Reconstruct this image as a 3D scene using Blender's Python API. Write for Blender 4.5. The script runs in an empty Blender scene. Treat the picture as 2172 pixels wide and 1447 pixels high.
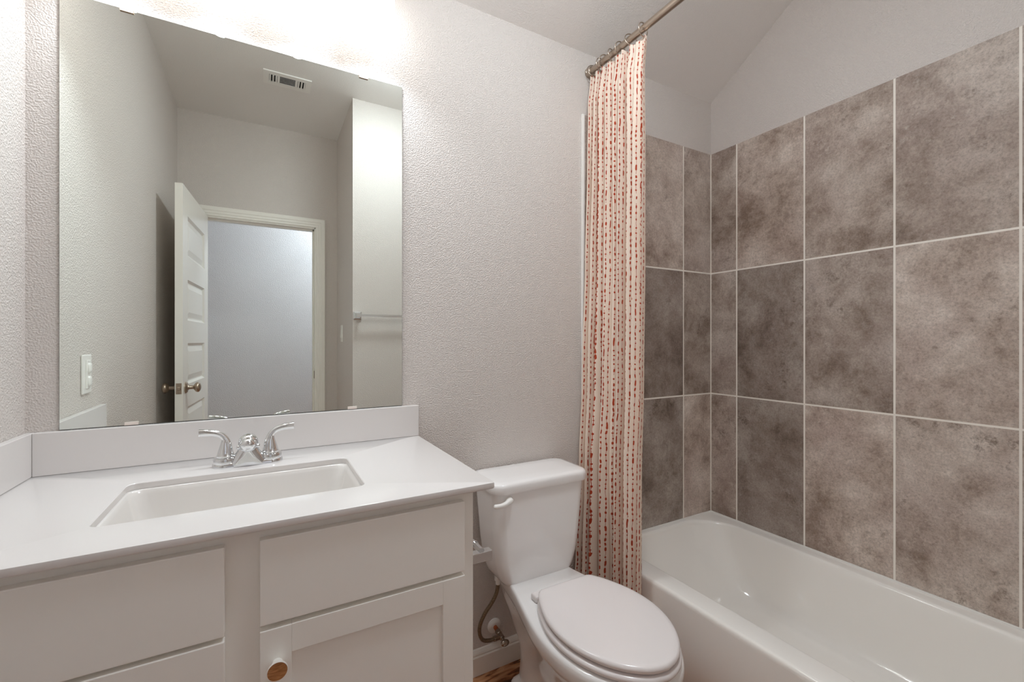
import bpy, bmesh, math, random
import numpy as np
from mathutils import Vector, Matrix

C = bpy.context.scene.collection
SC = bpy.context.scene
PI = math.pi
random.seed(7)

# ------------------------------------------------------------------ camera, world, exposure
CAM_Z = 1.225
CAM_Y = -1.486
cam_d = bpy.data.cameras.new('camera')
cam_d.sensor_width = 36.0
cam_d.lens = 936.484 / 2172 * 36
cam_d.shift_y = -1.1 / 2172
cam_d.clip_start = 0.02
cam = bpy.data.objects.new('camera', cam_d)
C.objects.link(cam)
cam.location = (0, CAM_Y, CAM_Z)
cam.rotation_euler = (PI / 2, 0, -0.512)
SC.camera = cam

world = bpy.data.worlds.new('world')
SC.world = world
world.use_nodes = True
world.node_tree.nodes['Background'].inputs[0].default_value = (0.75, 0.86, 1.0, 1)
world.node_tree.nodes['Background'].inputs[1].default_value = 1.0

SC.view_settings.view_transform = 'Standard'
SC.view_settings.look = 'None'
SC.view_settings.gamma = 1.0
SC.view_settings.use_curve_mapping = False
SC.view_settings.exposure = 1.27
SC.cycles.max_bounces = 16
SC.cycles.diffuse_bounces = 10
SC.cycles.glossy_bounces = 8
SC.cycles.sample_clamp_indirect = 8.0

SHADE_STRENGTH = 2.2           # the four frosted glass shades of the vanity light
SHADE_COLOR = (1.0, 0.98, 0.95, 1)
BULB_STRENGTH = 4.0             # bright underside of each shade
BULB_POWER = 2.1                # downward light of the bulb in each shade
BULB_COLOR = (0.91, 1.0, 1.07)
FILL_DOME_STRENGTH = 25.0             # added fill lamp on the bathroom ceiling, unseen above the frame
FILL_DOME_COLOR = (0.91, 1.0, 1.06, 1)
HALL_POWER = 11.5               # unseen lamp added to light the hall outside the door
HALL_COLOR = (0.80, 0.89, 1.0)

FL = -0.006                     # floor level
CEIL = 2.757                    # flat part of the ceiling
CEIL_BACK = 2.449               # where the sloped part meets the back wall
XL, XR = -0.496, 2.014          # left and right walls
YN = -1.451                     # near wall (towel bar)
YD = -2.132                     # wall with the door
XJ = 0.489                      # return wall beside the door


# ------------------------------------------------------------------ materials
def srgb(r, g, b):
    f = lambda c: (c / 255 / 12.92) if c / 255 <= 0.04045 else ((c / 255 + 0.055) / 1.055) ** 2.4
    return (f(r), f(g), f(b), 1)


class NT:
    def __init__(self, name):
        self.m = bpy.data.materials.new(name)
        self.m.use_nodes = True
        self.t = self.m.node_tree
        self.b = self.t.nodes['Principled BSDF']
        self.out = self.t.nodes['Material Output']

    def n(self, kind, **kw):
        nd = self.t.nodes.new(kind)
        for k, v in kw.items():
            if k in nd.inputs:
                nd.inputs[k].default_value = v
            else:
                setattr(nd, k, v)
        return nd

    def l(self, a, b):
        self.t.links.new(a, b)

    def math(self, op, a, b=None, c=None):
        nd = self.t.nodes.new('ShaderNodeMath')
        nd.operation = op
        for i, v in enumerate((a, b, c)):
            if v is None:
                continue
            if isinstance(v, (int, float)):
                nd.inputs[i].default_value = v
            else:
                self.l(v, nd.inputs[i])
        return nd.outputs[0]

    def mix(self, fac, a, b, blend='MIX'):
        nd = self.t.nodes.new('ShaderNodeMix')
        nd.data_type = 'RGBA'
        nd.blend_type = blend
        for sock, v in ((nd.inputs[0], fac), (nd.inputs[6], a), (nd.inputs[7], b)):
            if isinstance(v, (int, float, tuple)):
                sock.default_value = v
            else:
                self.l(v, sock)
        return nd.outputs[2]

    def ramp(self, src, stops):
        nd = self.t.nodes.new('ShaderNodeValToRGB')
        el = nd.color_ramp.elements
        while len(el) < len(stops):
            el.new(0.5)
        for e, (p, c) in zip(el, stops):
            e.position = p
            e.color = c
        self.l(src, nd.inputs[0])
        return nd.outputs[0]


def plain(name, col, rough=0.5, metal=0.0, spec=0.5, coat=0.0, bump=None):
    t = NT(name)
    t.b.inputs['Base Color'].default_value = col
    t.b.inputs['Roughness'].default_value = rough
    t.b.inputs['Metallic'].default_value = metal
    t.b.inputs['Specular IOR Level'].default_value = spec
    if coat:
        t.b.inputs['Coat Weight'].default_value = coat
        t.b.inputs['Coat Roughness'].default_value = 0.04
    # a faint procedural variation so no surface is perfectly dead
    geo = t.n('ShaderNodeNewGeometry')
    nz = t.n('ShaderNodeTexNoise', Scale=3.0, Detail=3.0)
    t.l(geo.outputs['Position'], nz.inputs['Vector'])
    r = t.n('ShaderNodeMapRange')
    r.inputs['To Min'].default_value = max(0.0, rough - 0.02)
    r.inputs['To Max'].default_value = rough + 0.02
    t.l(nz.outputs['Fac'], r.inputs['Value'])
    t.l(r.outputs[0], t.b.inputs['Roughness'])
    if bump:
        sc, st, dist = bump
        nb = t.n('ShaderNodeTexNoise', Scale=sc, Detail=2.0)
        t.l(geo.outputs['Position'], nb.inputs['Vector'])
        bp = t.n('ShaderNodeBump', Strength=st, Distance=dist)
        t.l(nb.outputs['Fac'], bp.inputs['Height'])
        t.l(bp.outputs[0], t.b.inputs['Normal'])
    return t.m


def wall_paint(name, col, strength=0.8):
    """Flat paint over orange-peel plaster."""
    t = NT(name)
    t.b.inputs['Base Color'].default_value = col
    t.b.inputs['Roughness'].default_value = 0.62
    t.b.inputs['Specular IOR Level'].default_value = 0.3
    geo = t.n('ShaderNodeNewGeometry')
    a = t.n('ShaderNodeTexNoise', Scale=235.0, Detail=1.0, Roughness=0.4)
    t.l(geo.outputs['Position'], a.inputs['Vector'])
    h = t.ramp(a.outputs['Fac'], [(0.38, (0, 0, 0, 1)), (0.68, (1, 1, 1, 1))])
    bp = t.n('ShaderNodeBump', Strength=strength, Distance=0.0016)
    t.l(h, bp.inputs['Height'])
    t.l(bp.outputs[0], t.b.inputs['Normal'])
    return t.m


def tile_mat():
    t = NT('stone_look_tile')
    geo = t.n('ShaderNodeNewGeometry')
    rnd = geo.outputs['Random Per Island']
    off = t.n('ShaderNodeCombineXYZ')
    for i, k in enumerate((37.0, 91.0, 53.0)):
        t.l(t.math('MULTIPLY', rnd, k), off.inputs[i])
    add = t.n('ShaderNodeVectorMath', operation='ADD')
    t.l(geo.outputs['Position'], add.inputs[0])
    t.l(off.outputs[0], add.inputs[1])
    v = add.outputs[0]

    def noise(scale, detail, rough, dist=0.0):
        nd = t.n('ShaderNodeTexNoise', Scale=scale, Detail=detail, Roughness=rough, Distortion=dist)
        t.l(v, nd.inputs['Vector'])
        return nd.outputs['Fac']
    big = noise(1.9, 3.0, 0.5, 0.2)
    mid = noise(5.5, 13.0, 0.72, 0.2)
    mot = t.math('ADD', t.math('MULTIPLY', mid, 0.78), t.math('MULTIPLY', big, 0.28))
    base = t.ramp(mot, [(0.40, srgb(142, 123, 110)), (0.48, srgb(180, 163, 151)), (0.57, srgb(208, 194, 183)), (0.68, srgb(232, 221, 211))])
    rosy = noise(2.6, 5.0, 0.6)
    base = t.mix(t.ramp(rosy, [(0.45, (0, 0, 0, 1)), (0.68, (0.5, 0.5, 0.5, 1))]), base, srgb(184, 164, 156))
    # pitted dark scars, only in patches
    pit = noise(24.0, 12.0, 0.78, 0.2)
    mask = noise(4.2, 5.0, 0.62)
    pm = t.math('MULTIPLY', t.ramp(pit, [(0.52, (0, 0, 0, 1)), (0.62, (1, 1, 1, 1))]), t.ramp(mask, [(0.50, (0, 0, 0, 1)), (0.66, (0.75, 0.75, 0.75, 1))]))
    base = t.mix(pm, base, srgb(116, 97, 82))
    chalk = noise(30.0, 12.0, 0.8, 0.3)
    cm = t.math('MULTIPLY', t.ramp(chalk, [(0.54, (0, 0, 0, 1)), (0.66, (0.6, 0.6, 0.6, 1))]), t.ramp(rosy, [(0.40, (0.05, 0.05, 0.05, 1)), (0.62, (1, 1, 1, 1))]))
    base = t.mix(cm, base, srgb(232, 222, 213))
    speck = noise(130.0, 6.0, 0.8)
    sm = t.ramp(speck, [(0.36, (0.74, 0.73, 0.72, 1)), (0.48, (0.98, 0.98, 0.98, 1)), (0.64, (1.18, 1.18, 1.18, 1))])
    base = t.mix(1.0, base, sm, 'MULTIPLY')
    tone = t.n('ShaderNodeMapRange')
    tone.inputs['To Min'].default_value = 0.62
    tone.inputs['To Max'].default_value = 0.99
    rr = t.math('FRACT', t.math('MULTIPLY', rnd, 7.13))
    t.l(rr, tone.inputs['Value'])
    tc = t.n('ShaderNodeCombineColor')
    for i in range(3):
        t.l(tone.outputs[0], tc.inputs[i])
    base = t.mix(1.0, base, tc.outputs[0], 'MULTIPLY')
    t.l(base, t.b.inputs['Base Color'])
    t.b.inputs['Roughness'].default_value = 0.5
    t.b.inputs['Specular IOR Level'].default_value = 0.35
    bp = t.n('ShaderNodeBump', Strength=0.25, Distance=0.0006)
    t.l(speck, bp.inputs['Height'])
    t.l(bp.outputs[0], t.b.inputs['Normal'])
    return t.m


def curtain_mat():
    t = NT('printed_cotton')
    uv = t.n('ShaderNodeUVMap')
    sep = t.n('ShaderNodeSeparateXYZ')
    t.l(uv.outputs[0], sep.inputs[0])
    wob = t.n('ShaderNodeTexNoise', Scale=22.0, Detail=2.0)
    t.l(uv.outputs[0], wob.inputs['Vector'])
    S = 0.0180                                           # strand spacing in metres
    u = t.math('ADD', t.math('DIVIDE', sep.outputs[0], S), t.math('MULTIPLY', t.math('SUBTRACT', wob.outputs['Fac'], 0.5), 0.55))
    cu = t.math('FLOOR', u)
    fu = t.math('SUBTRACT', t.math('FRACT', u), 0.5)
    w1 = t.n('ShaderNodeTexWhiteNoise', noise_dimensions='1D')
    t.l(cu, w1.inputs['W'])
    L = 0.0235                                            # bead pitch
    # uneven bead pitch: warp v along each strand
    wv = t.n('ShaderNodeTexNoise', noise_dimensions='2D', Scale=1.0, Detail=1.0)
    cv2 = t.n('ShaderNodeCombineXYZ')
    t.l(t.math('MULTIPLY', cu, 7.31), cv2.inputs[0])
    t.l(t.math('MULTIPLY', sep.outputs[1], 13.0), cv2.inputs[1])
    t.l(cv2.outputs[0], wv.inputs['Vector'])
    v = t.math('ADD', t.math('ADD', t.math('DIVIDE', sep.outputs[1], L), t.math('MULTIPLY', w1.outputs['Value'], 37.0)), t.math('MULTIPLY', wv.outputs['Fac'], 2.2))
    cv = t.math('FLOOR', v)
    fv = t.math('SUBTRACT', t.math('FRACT', v), 0.5)
    w2 = t.n('ShaderNodeTexWhiteNoise', noise_dimensions='2D')
    cc = t.n('ShaderNodeCombineXYZ')
    t.l(cu, cc.inputs[0])
    t.l(cv, cc.inputs[1])
    t.l(cc.outputs[0], w2.inputs['Vector'])
    sc = t.n('ShaderNodeSeparateColor')
    t.l(w2.outputs['Color'], sc.inputs[0])
    # bead: rounded box, half length hl, half width hw (metres)
    hl = t.math('ADD', 0.0030, t.math('MULTIPLY', t.math('POWER', sc.outputs[0], 2.0), 0.0070))
    hw = t.math('ADD', 0.0020, t.math('MULTIPLY', sc.outputs[1], 0.0013))
    du = t.math('MULTIPLY', t.math('ABSOLUTE', fu), S)
    dv = t.math('MULTIPLY', t.math('ABSOLUTE', fv), L)
    a = t.math('DIVIDE', du, hw)
    b = t.math('DIVIDE', dv, hl)
    rr = t.math('ADD', t.math('POWER', a, 3.0), t.math('POWER', b, 4.0))
    bead = t.math('LESS_THAN', rr, 1.0)
    gap = t.math('GREATER_THAN', sc.outputs[2], 0.10)
    line = t.math('MULTIPLY', t.math('LESS_THAN', du, 0.00065), gap)
    m = t.math('MAXIMUM', bead, line)
    cloth_n = t.n('ShaderNodeTexNoise', Scale=6.0, Detail=2.0)
    t.l(uv.outputs[0], cloth_n.inputs['Vector'])
    ground = t.ramp(cloth_n.outputs['Fac'], [(0.3, srgb(246, 230, 214)), (0.7, srgb(249, 236, 222))])
    ink = t.ramp(sc.outputs[1], [(0.0, srgb(174, 56, 30)), (1.0, srgb(190, 80, 52))])
    col = t.mix(m, ground, ink)
    t.l(col, t.b.inputs['Base Color'])
    t.b.inputs['Roughness'].default_value = 0.9
    t.b.inputs['Specular IOR Level'].default_value = 0.1
    tr = t.n('ShaderNodeBsdfTranslucent')
    t.l(col, tr.inputs[0])
    mx = t.n('ShaderNodeMixShader')
    mx.inputs[0].default_value = 0.22
    t.l(t.b.outputs[0], mx.inputs[1])
    t.l(tr.outputs[0], mx.inputs[2])
    t.l(mx.outputs[0], t.out.inputs[0])
    wv2 = t.n('ShaderNodeTexNoise', Scale=900.0, Detail=1.0)
    t.l(uv.outputs[0], wv2.inputs['Vector'])
    bp = t.n('ShaderNodeBump', Strength=0.15, Distance=0.0004)
    t.l(wv2.outputs['Fac'], bp.inputs['Height'])
    t.l(bp.outputs[0], t.b.inputs['Normal'])
    return t.m


def wood_floor_mat():
    t = NT('wood_look_planks')
    geo = t.n('ShaderNodeNewGeometry')
    sep = t.n('ShaderNodeSeparateXYZ')
    t.l(geo.outputs['Position'], sep.inputs[0])
    py = t.math('DIVIDE', sep.outputs[1], 0.15)
    row = t.math('FLOOR', py)
    wn = t.n('ShaderNodeTexWhiteNoise', noise_dimensions='1D')
    t.l(row, wn.inputs['W'])
    px = t.math('ADD', t.math('DIVIDE', sep.outputs[0], 1.2), t.math('MULTIPLY', wn.outputs['Value'], 5.0))
    w2 = t.n('ShaderNodeTexWhiteNoise', noise_dimensions='2D')
    cc = t.n('ShaderNodeCombineXYZ')
    t.l(t.math('FLOOR', px), cc.inputs[0])
    t.l(row, cc.inputs[1])
    t.l(cc.outputs[0], w2.inputs['Vector'])
    g = t.n('ShaderNodeCombineXYZ')
    t.l(t.math('MULTIPLY', sep.outputs[0], 3.2), g.inputs[0])
    t.l(t.math('MULTIPLY', sep.outputs[1], 14.0), g.inputs[1])
    t.l(t.math('MULTIPLY', w2.outputs['Value'], 20.0), g.inputs[2])
    n1 = t.n('ShaderNodeTexNoise', Scale=2.6, Detail=5.0, Roughness=0.55, Distortion=1.2)
    t.l(g.outputs[0], n1.inputs['Vector'])
    col = t.ramp(n1.outputs['Fac'], [(0.38, srgb(58, 26, 10)), (0.455, srgb(118, 66, 32)), (0.52, srgb(182, 126, 84)), (0.72, srgb(214, 170, 134))])
    seam = t.math('MAXIMUM', t.math('LESS_THAN', t.math('FRACT', py), 0.012), t.math('LESS_THAN', t.math('FRACT', px), 0.0015))
    col = t.mix(seam, col, srgb(50, 28, 16))
    t.l(col, t.b.inputs['Base Color'])
    t.b.inputs['Roughness'].default_value = 0.38
    return t.m


def knob_wood_mat():
    t = NT('knob_face_wood')
    geo = t.n('ShaderNodeNewGeometry')
    sep = t.n('ShaderNodeSeparateXYZ')
    t.l(geo.outputs['Position'], sep.inputs[0])
    g = t.n('ShaderNodeCombineXYZ')
    t.l(t.math('MULTIPLY', sep.outputs[0], 60.0), g.inputs[0])
    t.l(t.math('MULTIPLY', sep.outputs[2], 420.0), g.inputs[2])
    n1 = t.n('ShaderNodeTexNoise', Scale=1.0, Detail=4.0, Distortion=0.6)
    t.l(g.outputs[0], n1.inputs['Vector'])
    t.l(t.ramp(n1.outputs['Fac'], [(0.3, srgb(140, 86, 44)), (0.7, srgb(196, 140, 92))]), t.b.inputs['Base Color'])
    t.b.inputs['Roughness'].default_value = 0.45
    return t.m


def emit(name, col, st):
    t = NT(name)
    t.b.inputs['Base Color'].default_value = (0.9, 0.9, 0.9, 1)
    t.b.inputs['Emission Color'].default_value = col
    t.b.inputs['Emission Strength'].default_value = st
    return t.m


def hose_mat():
    t = NT('braided_steel')
    t.b.inputs['Metallic'].default_value = 1.0
    t.b.inputs['Roughness'].default_value = 0.35
    geo = t.n('ShaderNodeNewGeometry')
    w = t.n('ShaderNodeTexVoronoi', Scale=520.0)
    t.l(geo.outputs['Position'], w.inputs['Vector'])
    t.l(t.ramp(w.outputs['Distance'], [(0.0, srgb(190, 174, 152)), (0.6, srgb(120, 104, 86))]), t.b.inputs['Base Color'])
    bp = t.n('ShaderNodeBump', Strength=0.6, Distance=0.0008)
    t.l(w.outputs['Distance'], bp.inputs['Height'])
    t.l(bp.outputs[0], t.b.inputs['Normal'])
    return t.m


M = dict(
    wall=wall_paint('wall_paint', srgb(217, 210, 205)),
    ceil=wall_paint('ceiling_paint', srgb(236, 233, 230), 0.35),
    hallwall=wall_paint('hall_paint', srgb(232, 230, 230)),
    trim=plain('trim_paint', srgb(238, 235, 228), 0.32),
    cab=plain('cabinet_paint', srgb(245, 243, 238), 0.38),
    quartz=plain('white_quartz', srgb(224, 220, 218), 0.16, spec=0.5, bump=(700.0, 0.03, 0.0003)),
    porcelain=plain('white_porcelain', srgb(243, 241, 240), 0.07, spec=0.55, coat=0.3),
    sinkglaze=plain('sink_porcelain', srgb(226, 222, 218), 0.07, spec=0.55, coat=0.3),
    strike=plain('strike_metal', srgb(128, 116, 104), 0.35, 1.0),
    enamel=plain('tub_enamel', srgb(249, 246, 241), 0.09, spec=0.55, coat=0.3),
    seatplastic=plain('seat_plastic', srgb(236, 230, 229), 0.16),
    chrome=plain('chrome', (0.76, 0.77, 0.78, 1), 0.045, 1.0),
    nickel=plain('brushed_nickel', srgb(186, 172, 158), 0.28, 1.0),
    darknickel=plain('satin_nickel', srgb(184, 168, 152), 0.32, 1.0),
    copper=plain('copper', srgb(200, 120, 80), 0.25, 1.0),
    brassy=plain('valve_metal', srgb(176, 164, 150), 0.2, 1.0),
    whiteplastic=plain('white_plastic', srgb(240, 238, 234), 0.3),
    clearplastic=plain('clip_plastic', srgb(232, 220, 212), 0.25),
    clipmetal=plain('clip_metal', srgb(170, 150, 132), 0.3, 0.8),
    dark=plain('duct_shade', srgb(40, 38, 36), 0.7),
    print=plain('grey_print', srgb(110, 108, 104), 0.6),
    mirror=plain('mirror_silver', (0.90, 0.945, 0.905, 1), 0.0, 1.0),
    mirroredge=plain('mirror_edge', srgb(96, 106, 100), 0.15),
    grout=plain('grout', srgb(246, 240, 231), 0.85, bump=(900.0, 0.3, 0.0004)),
    tile=tile_mat(), curtain=curtain_mat(), floor=wood_floor_mat(), knobwood=knob_wood_mat(),
    shade=emit('lit_frosted_glass', SHADE_COLOR, SHADE_STRENGTH),
    shadebottom=emit('lit_shade_bottom', SHADE_COLOR, BULB_STRENGTH),
    filldomeglass=emit('fill_dome_glass', FILL_DOME_COLOR, FILL_DOME_STRENGTH),  # glow of the added bathroom fill lamp
    hallglass=emit('hall_fill_glass', (*HALL_COLOR, 1), 3.0),  # glow of the added hall lamp
    hose=hose_mat(),
)
M['mirror'].node_tree.links.remove(M['mirror'].node_tree.nodes['Principled BSDF'].inputs['Roughness'].links[0])
M['mirror'].node_tree.nodes['Principled BSDF'].inputs['Roughness'].default_value = 0.0


# ------------------------------------------------------------------ mesh helpers
def bx(bm, x0, x1, y0, y1, z0, z1, bev=0.0, seg=2, mi=0, mat=None):
    r = bmesh.ops.create_cube(bm, size=1.0)
    vs = r['verts']
    for v in vs:
        v.co = Vector(((x0 + x1) / 2 + v.co.x * (x1 - x0), (y0 + y1) / 2 + v.co.y * (y1 - y0), (z0 + z1) / 2 + v.co.z * (z1 - z0)))
    fs = set(f for v in vs for f in v.link_faces)
    for f in fs:
        f.material_index = mi
    if bev:
        es = list(set(e for v in vs for e in v.link_edges))
        rb = bmesh.ops.bevel(bm, geom=es, offset=bev, segments=seg, affect='EDGES', profile=0.5)
        for f in rb['faces']:
            f.material_index = mi
        vs = list(set(v for f in rb['faces'] for v in f.verts) | set(v for v in vs if v.is_valid))
    if mat is not None:
        for v in vs:
            v.co = mat @ v.co
    return vs


def ringloft(bm, rings, close=True, cap0=False, cap1=False, mi=0, torus=False):
    R = [[bm.verts.new(p) for p in ring] for ring in rings]
    n = len(R[0])
    pairs = list(zip(R[:-1], R[1:])) + ([(R[-1], R[0])] if torus else [])
    for a, b in pairs:
        for i in range(n if close else n - 1):
            j = (i + 1) % n
            try:
                f = bm.faces.new((a[i], a[j], b[j], b[i]))
                f.material_index = mi
            except ValueError:
                pass
    if cap0:
        bm.faces.new(R[0][::-1]).material_index = mi
    if cap1:
        bm.faces.new(R[-1]).material_index = mi
    return R


def lathe(bm, prof, origin, axis, n=32, mi=0, cap0=True, cap1=True):
    """prof: list of (distance along axis, radius)."""
    ax = Vector(axis).normalized()
    t = Vector((0, 0, 1)) if abs(ax.z) < 0.9 else Vector((1, 0, 0))
    u = ax.cross(t).normalized()
    w = ax.cross(u)
    o = Vector(origin)
    rings = [[o + ax * d + (u * math.cos(2 * PI * i / n) + w * math.sin(2 * PI * i / n)) * max(r, 1e-5) for i in range(n)] for d, r in prof]
    ringloft(bm, rings, True, cap0, cap1, mi)


def catmull(P, per=8):
    P = [np.array(p, float) for p in P]
    Q = [2 * P[0] - P[1]] + P + [2 * P[-1] - P[-2]]
    out = []
    for i in range(1, len(Q) - 2):
        for k in range(per):
            t = k / per
            out.append(0.5 * ((2 * Q[i]) + (-Q[i - 1] + Q[i + 1]) * t + (2 * Q[i - 1] - 5 * Q[i] + 4 * Q[i + 1] - Q[i + 2]) * t * t + (-Q[i - 1] + 3 * Q[i] - 3 * Q[i + 1] + Q[i + 2]) * t ** 3))
    out.append(P[-1])
    return out


def tube(bm, pts, rad, n=14, per=8, mi=0, flat=1.0, smooth=True):
    """Swept tube; rad number or list per control point; flat squashes it along the second frame axis."""
    if isinstance(rad, (int, float)):
        rad = [rad] * len(pts)
    ctrl = [tuple(p) + (r,) for p, r in zip(pts, rad)]
    S = catmull(ctrl, per) if smooth and len(ctrl) > 2 else [np.array(c, float) for c in ctrl]
    P = [Vector(s[:3]) for s in S]
    up = Vector((0, 0, 1))
    d0 = (P[1] - P[0]).normalized()
    if abs(d0.dot(up)) > 0.9:
        up = Vector((0, 1, 0))
    rings = []
    nrm = d0.cross(up).normalized()
    for i, p in enumerate(P):
        d = (P[min(i + 1, len(P) - 1)] - P[max(i - 1, 0)]).normalized()
        nrm = (nrm - d * nrm.dot(d)).normalized()
        b = d.cross(nrm)
        r = float(S[i][3])
        rings.append([p + nrm * math.cos(2 * PI * k / n) * r + b * math.sin(2 * PI * k / n) * r * flat for k in range(n)])
    ringloft(bm, rings, True, True, True, mi)


def torus_bm(bm, c, axis, R, r, n=36, m=10):
    ax = Vector(axis).normalized()
    t = Vector((0, 0, 1)) if abs(ax.z) < 0.9 else Vector((1, 0, 0))
    u = ax.cross(t).normalized()
    w = ax.cross(u)
    o = Vector(c)
    rings = []
    for i in range(n):
        a = 2 * PI * i / n
        e = u * math.cos(a) + w * math.sin(a)
        rings.append([o + e * (R + r * math.cos(2 * PI * k / m)) + ax * r * math.sin(2 * PI * k / m) for k in range(m)])
    ringloft(bm, rings, True, torus=True)


def rrect_pts(x0, x1, y0, y1, r, seg=24):
    """Rounded rectangle outline; r = one radius or (x0y0, x1y0, x1y1, x0y1)."""
    if isinstance(r, (int, float)):
        r = (r,) * 4
    out = []
    for (cx, cy, rr, a0) in ((x0 + r[0], y0 + r[0], r[0], PI), (x1 - r[1], y0 + r[1], r[1], 1.5 * PI), (x1 - r[2], y1 - r[2], r[2], 0), (x0 + r[3], y1 - r[3], r[3], 0.5 * PI)):
        for k in range(seg + 1):
            a = a0 + 0.5 * PI * k / seg
            out.append((cx + rr * math.cos(a), cy + rr * math.sin(a)))
    return out


def ray_ring(poly, c, angs):
    """Sample a star-shaped polygon along rays from c."""
    P = np.array(poly) - np.array(c)
    n = len(P)
    out = []
    for a in angs:
        d = np.array((math.cos(a), math.sin(a)))
        best = 0
        for i in range(n):
            p, q = P[i], P[(i + 1) % n]
            e = q - p
            den = d[0] * e[1] - d[1] * e[0]
            if abs(den) < 1e-12:
                continue
            t = (p[0] * e[1] - p[1] * e[0]) / den
            s = (p[0] * d[1] - p[1] * d[0]) / den
            if t > 0 and -1e-9 <= s <= 1 + 1e-9:
                best = max(best, t)
        out.append((c[0] + d[0] * best, c[1] + d[1] * best))
    return out


# ------------------------------------------------------------------ object helpers
def wloc(o):
    v = Vector((0, 0, 0))
    while o is not None:
        v += Vector(o.location)
        o = o.parent
    return v


def obj(name, bm, mat, parent=None, origin=None, smooth=None, label=None):
    """Link a bmesh (world coordinates) as one mesh object."""
    bmesh.ops.recalc_face_normals(bm, faces=bm.faces)
    me = bpy.data.meshes.new(name)
    o0 = Vector(origin) if origin else (wloc(parent) if parent is not None else Vector((0, 0, 0)))
    bmesh.ops.translate(bm, verts=bm.verts, vec=-o0)
    bm.to_mesh(me)
    bm.free()
    o = bpy.data.objects.new(name, me)
    C.objects.link(o)
    for m in (mat if isinstance(mat, (list, tuple)) else [mat]):
        me.materials.append(M[m] if isinstance(m, str) else m)
    if smooth is not None:
        me.shade_smooth()
        me.set_sharp_from_angle(angle=math.radians(smooth))
    if parent is not None:
        o.parent = parent
        o.location = o0 - wloc(parent)
    else:
        o.location = o0
    if label:
        o['label'] = label
    return o


def tag(o, label, cat, group=None):
    o['label'] = label
    o['category'] = cat
    if group:
        o['group'] = group
    return o


def thing(name, label, cat, loc, group=None):
    o = bpy.data.objects.new(name, None)
    o.empty_display_size = 0.05
    o.location = loc
    C.objects.link(o)
    return tag(o, label, cat, group)


def struct(o, label=None, cat=None):
    o['kind'] = 'structure'
    if label:
        o['label'] = label
    if cat:
        o['category'] = cat
    return o


def B():
    return bmesh.new()


# ================================================================== ROOM SHELL
def prism(bm, poly, axis, a, b, mi=0):
    """Extrude a 2-D polygon. axis 'x': poly is (y,z); 'y': (x,z); 'z': (x,y)."""
    def mk(p, t):
        return {'x': (t, p[0], p[1]), 'y': (p[0], t, p[1]), 'z': (p[0], p[1], t)}[axis]
    A = [bm.verts.new(mk(p, a)) for p in poly]
    Bv = [bm.verts.new(mk(p, b)) for p in poly]
    n = len(poly)
    fs = [bm.faces.new(A[::-1]), bm.faces.new(Bv)]
    for i in range(n):
        j = (i + 1) % n
        fs.append(bm.faces.new((A[i], A[j], Bv[j], Bv[i])))
    for f in fs:
        f.material_index = mi


T = 0.115
YH = -3.25                     # far wall of the hall
bm = B()
bx(bm, -2.6, 2.6, YH - T, 0.12, FL - 0.05, FL)
struct(obj('floor', bm, 'floor'), 'brown wood-look plank floor glimpsed between the vanity and the toilet', 'floor')

bm = B()
bx(bm, XL - T, XR + T, 0, T, FL, CEIL_BACK + 0.1)
wall_back = struct(obj('wall_back', bm, 'wall'), 'textured white wall behind the mirror, toilet and tub end', 'wall')

slope = (CEIL - CEIL_BACK) / 0.474
side = [(0, FL), (0, CEIL_BACK), (-0.474, CEIL), (YN - T, CEIL), (YN - T, FL)]
bm = B()
prism(bm, side, 'x', XR, XR + T)
wall_right = struct(obj('wall_right', bm, 'wall'), 'wall along the tub, white paint above the stone-look tiles', 'wall')
bm = B()
prism(bm, [(0, FL), (0, CEIL_BACK), (-0.474, CEIL), (YD - T, CEIL), (YD - T, FL)], 'x', XL - T, XL)
struct(obj('wall_left', bm, 'wall'), 'textured white wall at the left end of the vanity', 'wall')
bm = B()
bx(bm, XJ, XR, YN - T, YN, FL, CEIL)
struct(obj('wall_near', bm, 'wall'), 'white wall carrying the towel bar, seen in the mirror', 'wall')
bm = B()
bx(bm, XJ, XJ + T, YD - T, YN - T, FL, CEIL)
struct(obj('wall_return', bm, 'wall'), 'short white return wall beside the doorway, seen in the mirror', 'wall')
DX0, DX1, DZ = -0.362, 0.342, 2.072      # door opening
bm = B()
bx(bm, XL, DX0, YD - T, YD, FL, CEIL)
bx(bm, DX1, XJ, YD - T, YD, FL, CEIL)
bx(bm, DX0, DX1, YD - T, YD, DZ, CEIL)
struct(obj('wall_front', bm, 'wall'), 'white wall around the open doorway, seen in the mirror', 'wall')
bm = B()
prism(bm, [(0.03, CEIL_BACK - 0.03 * slope), (-0.474, CEIL), (YD - T, CEIL), (YD - T, CEIL + 0.08), (-0.50, CEIL + 0.08), (0.03, CEIL_BACK + 0.09)], 'x', XL - T, XR + T)
struct(obj('ceiling', bm, 'ceil'), 'white ceiling sloping down to the back wall', 'ceiling')
# hall outside the doorway
bm = B()
bx(bm, -2.6, 2.6, YH - T, YH, FL, CEIL)
bx(bm, -2.6, -2.5, YH, YD - T, FL, CEIL)
bx(bm, 2.5, 2.6, YH, YD - T, FL, CEIL)
bx(bm, -2.5, XL, YD - T, YD - 0.02, FL, CEIL)
bx(bm, XJ, 2.5, YD - T, YD - 0.02, FL, CEIL)
struct(obj('wall_hall', bm, 'hallwall'), 'bluish white hall wall seen through the doorway in the mirror', 'wall')
bm = B()
bx(bm, -2.6, 2.6, YH - T, YD - T, CEIL, CEIL + 0.08)
struct(obj('ceiling_hall', bm, 'ceil'), 'white hall ceiling', 'ceiling')

# ---- stone-look tiles on the two tub walls
TZ = [0.352, 0.954, 1.568, 2.180]
G = 0.0031


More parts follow.
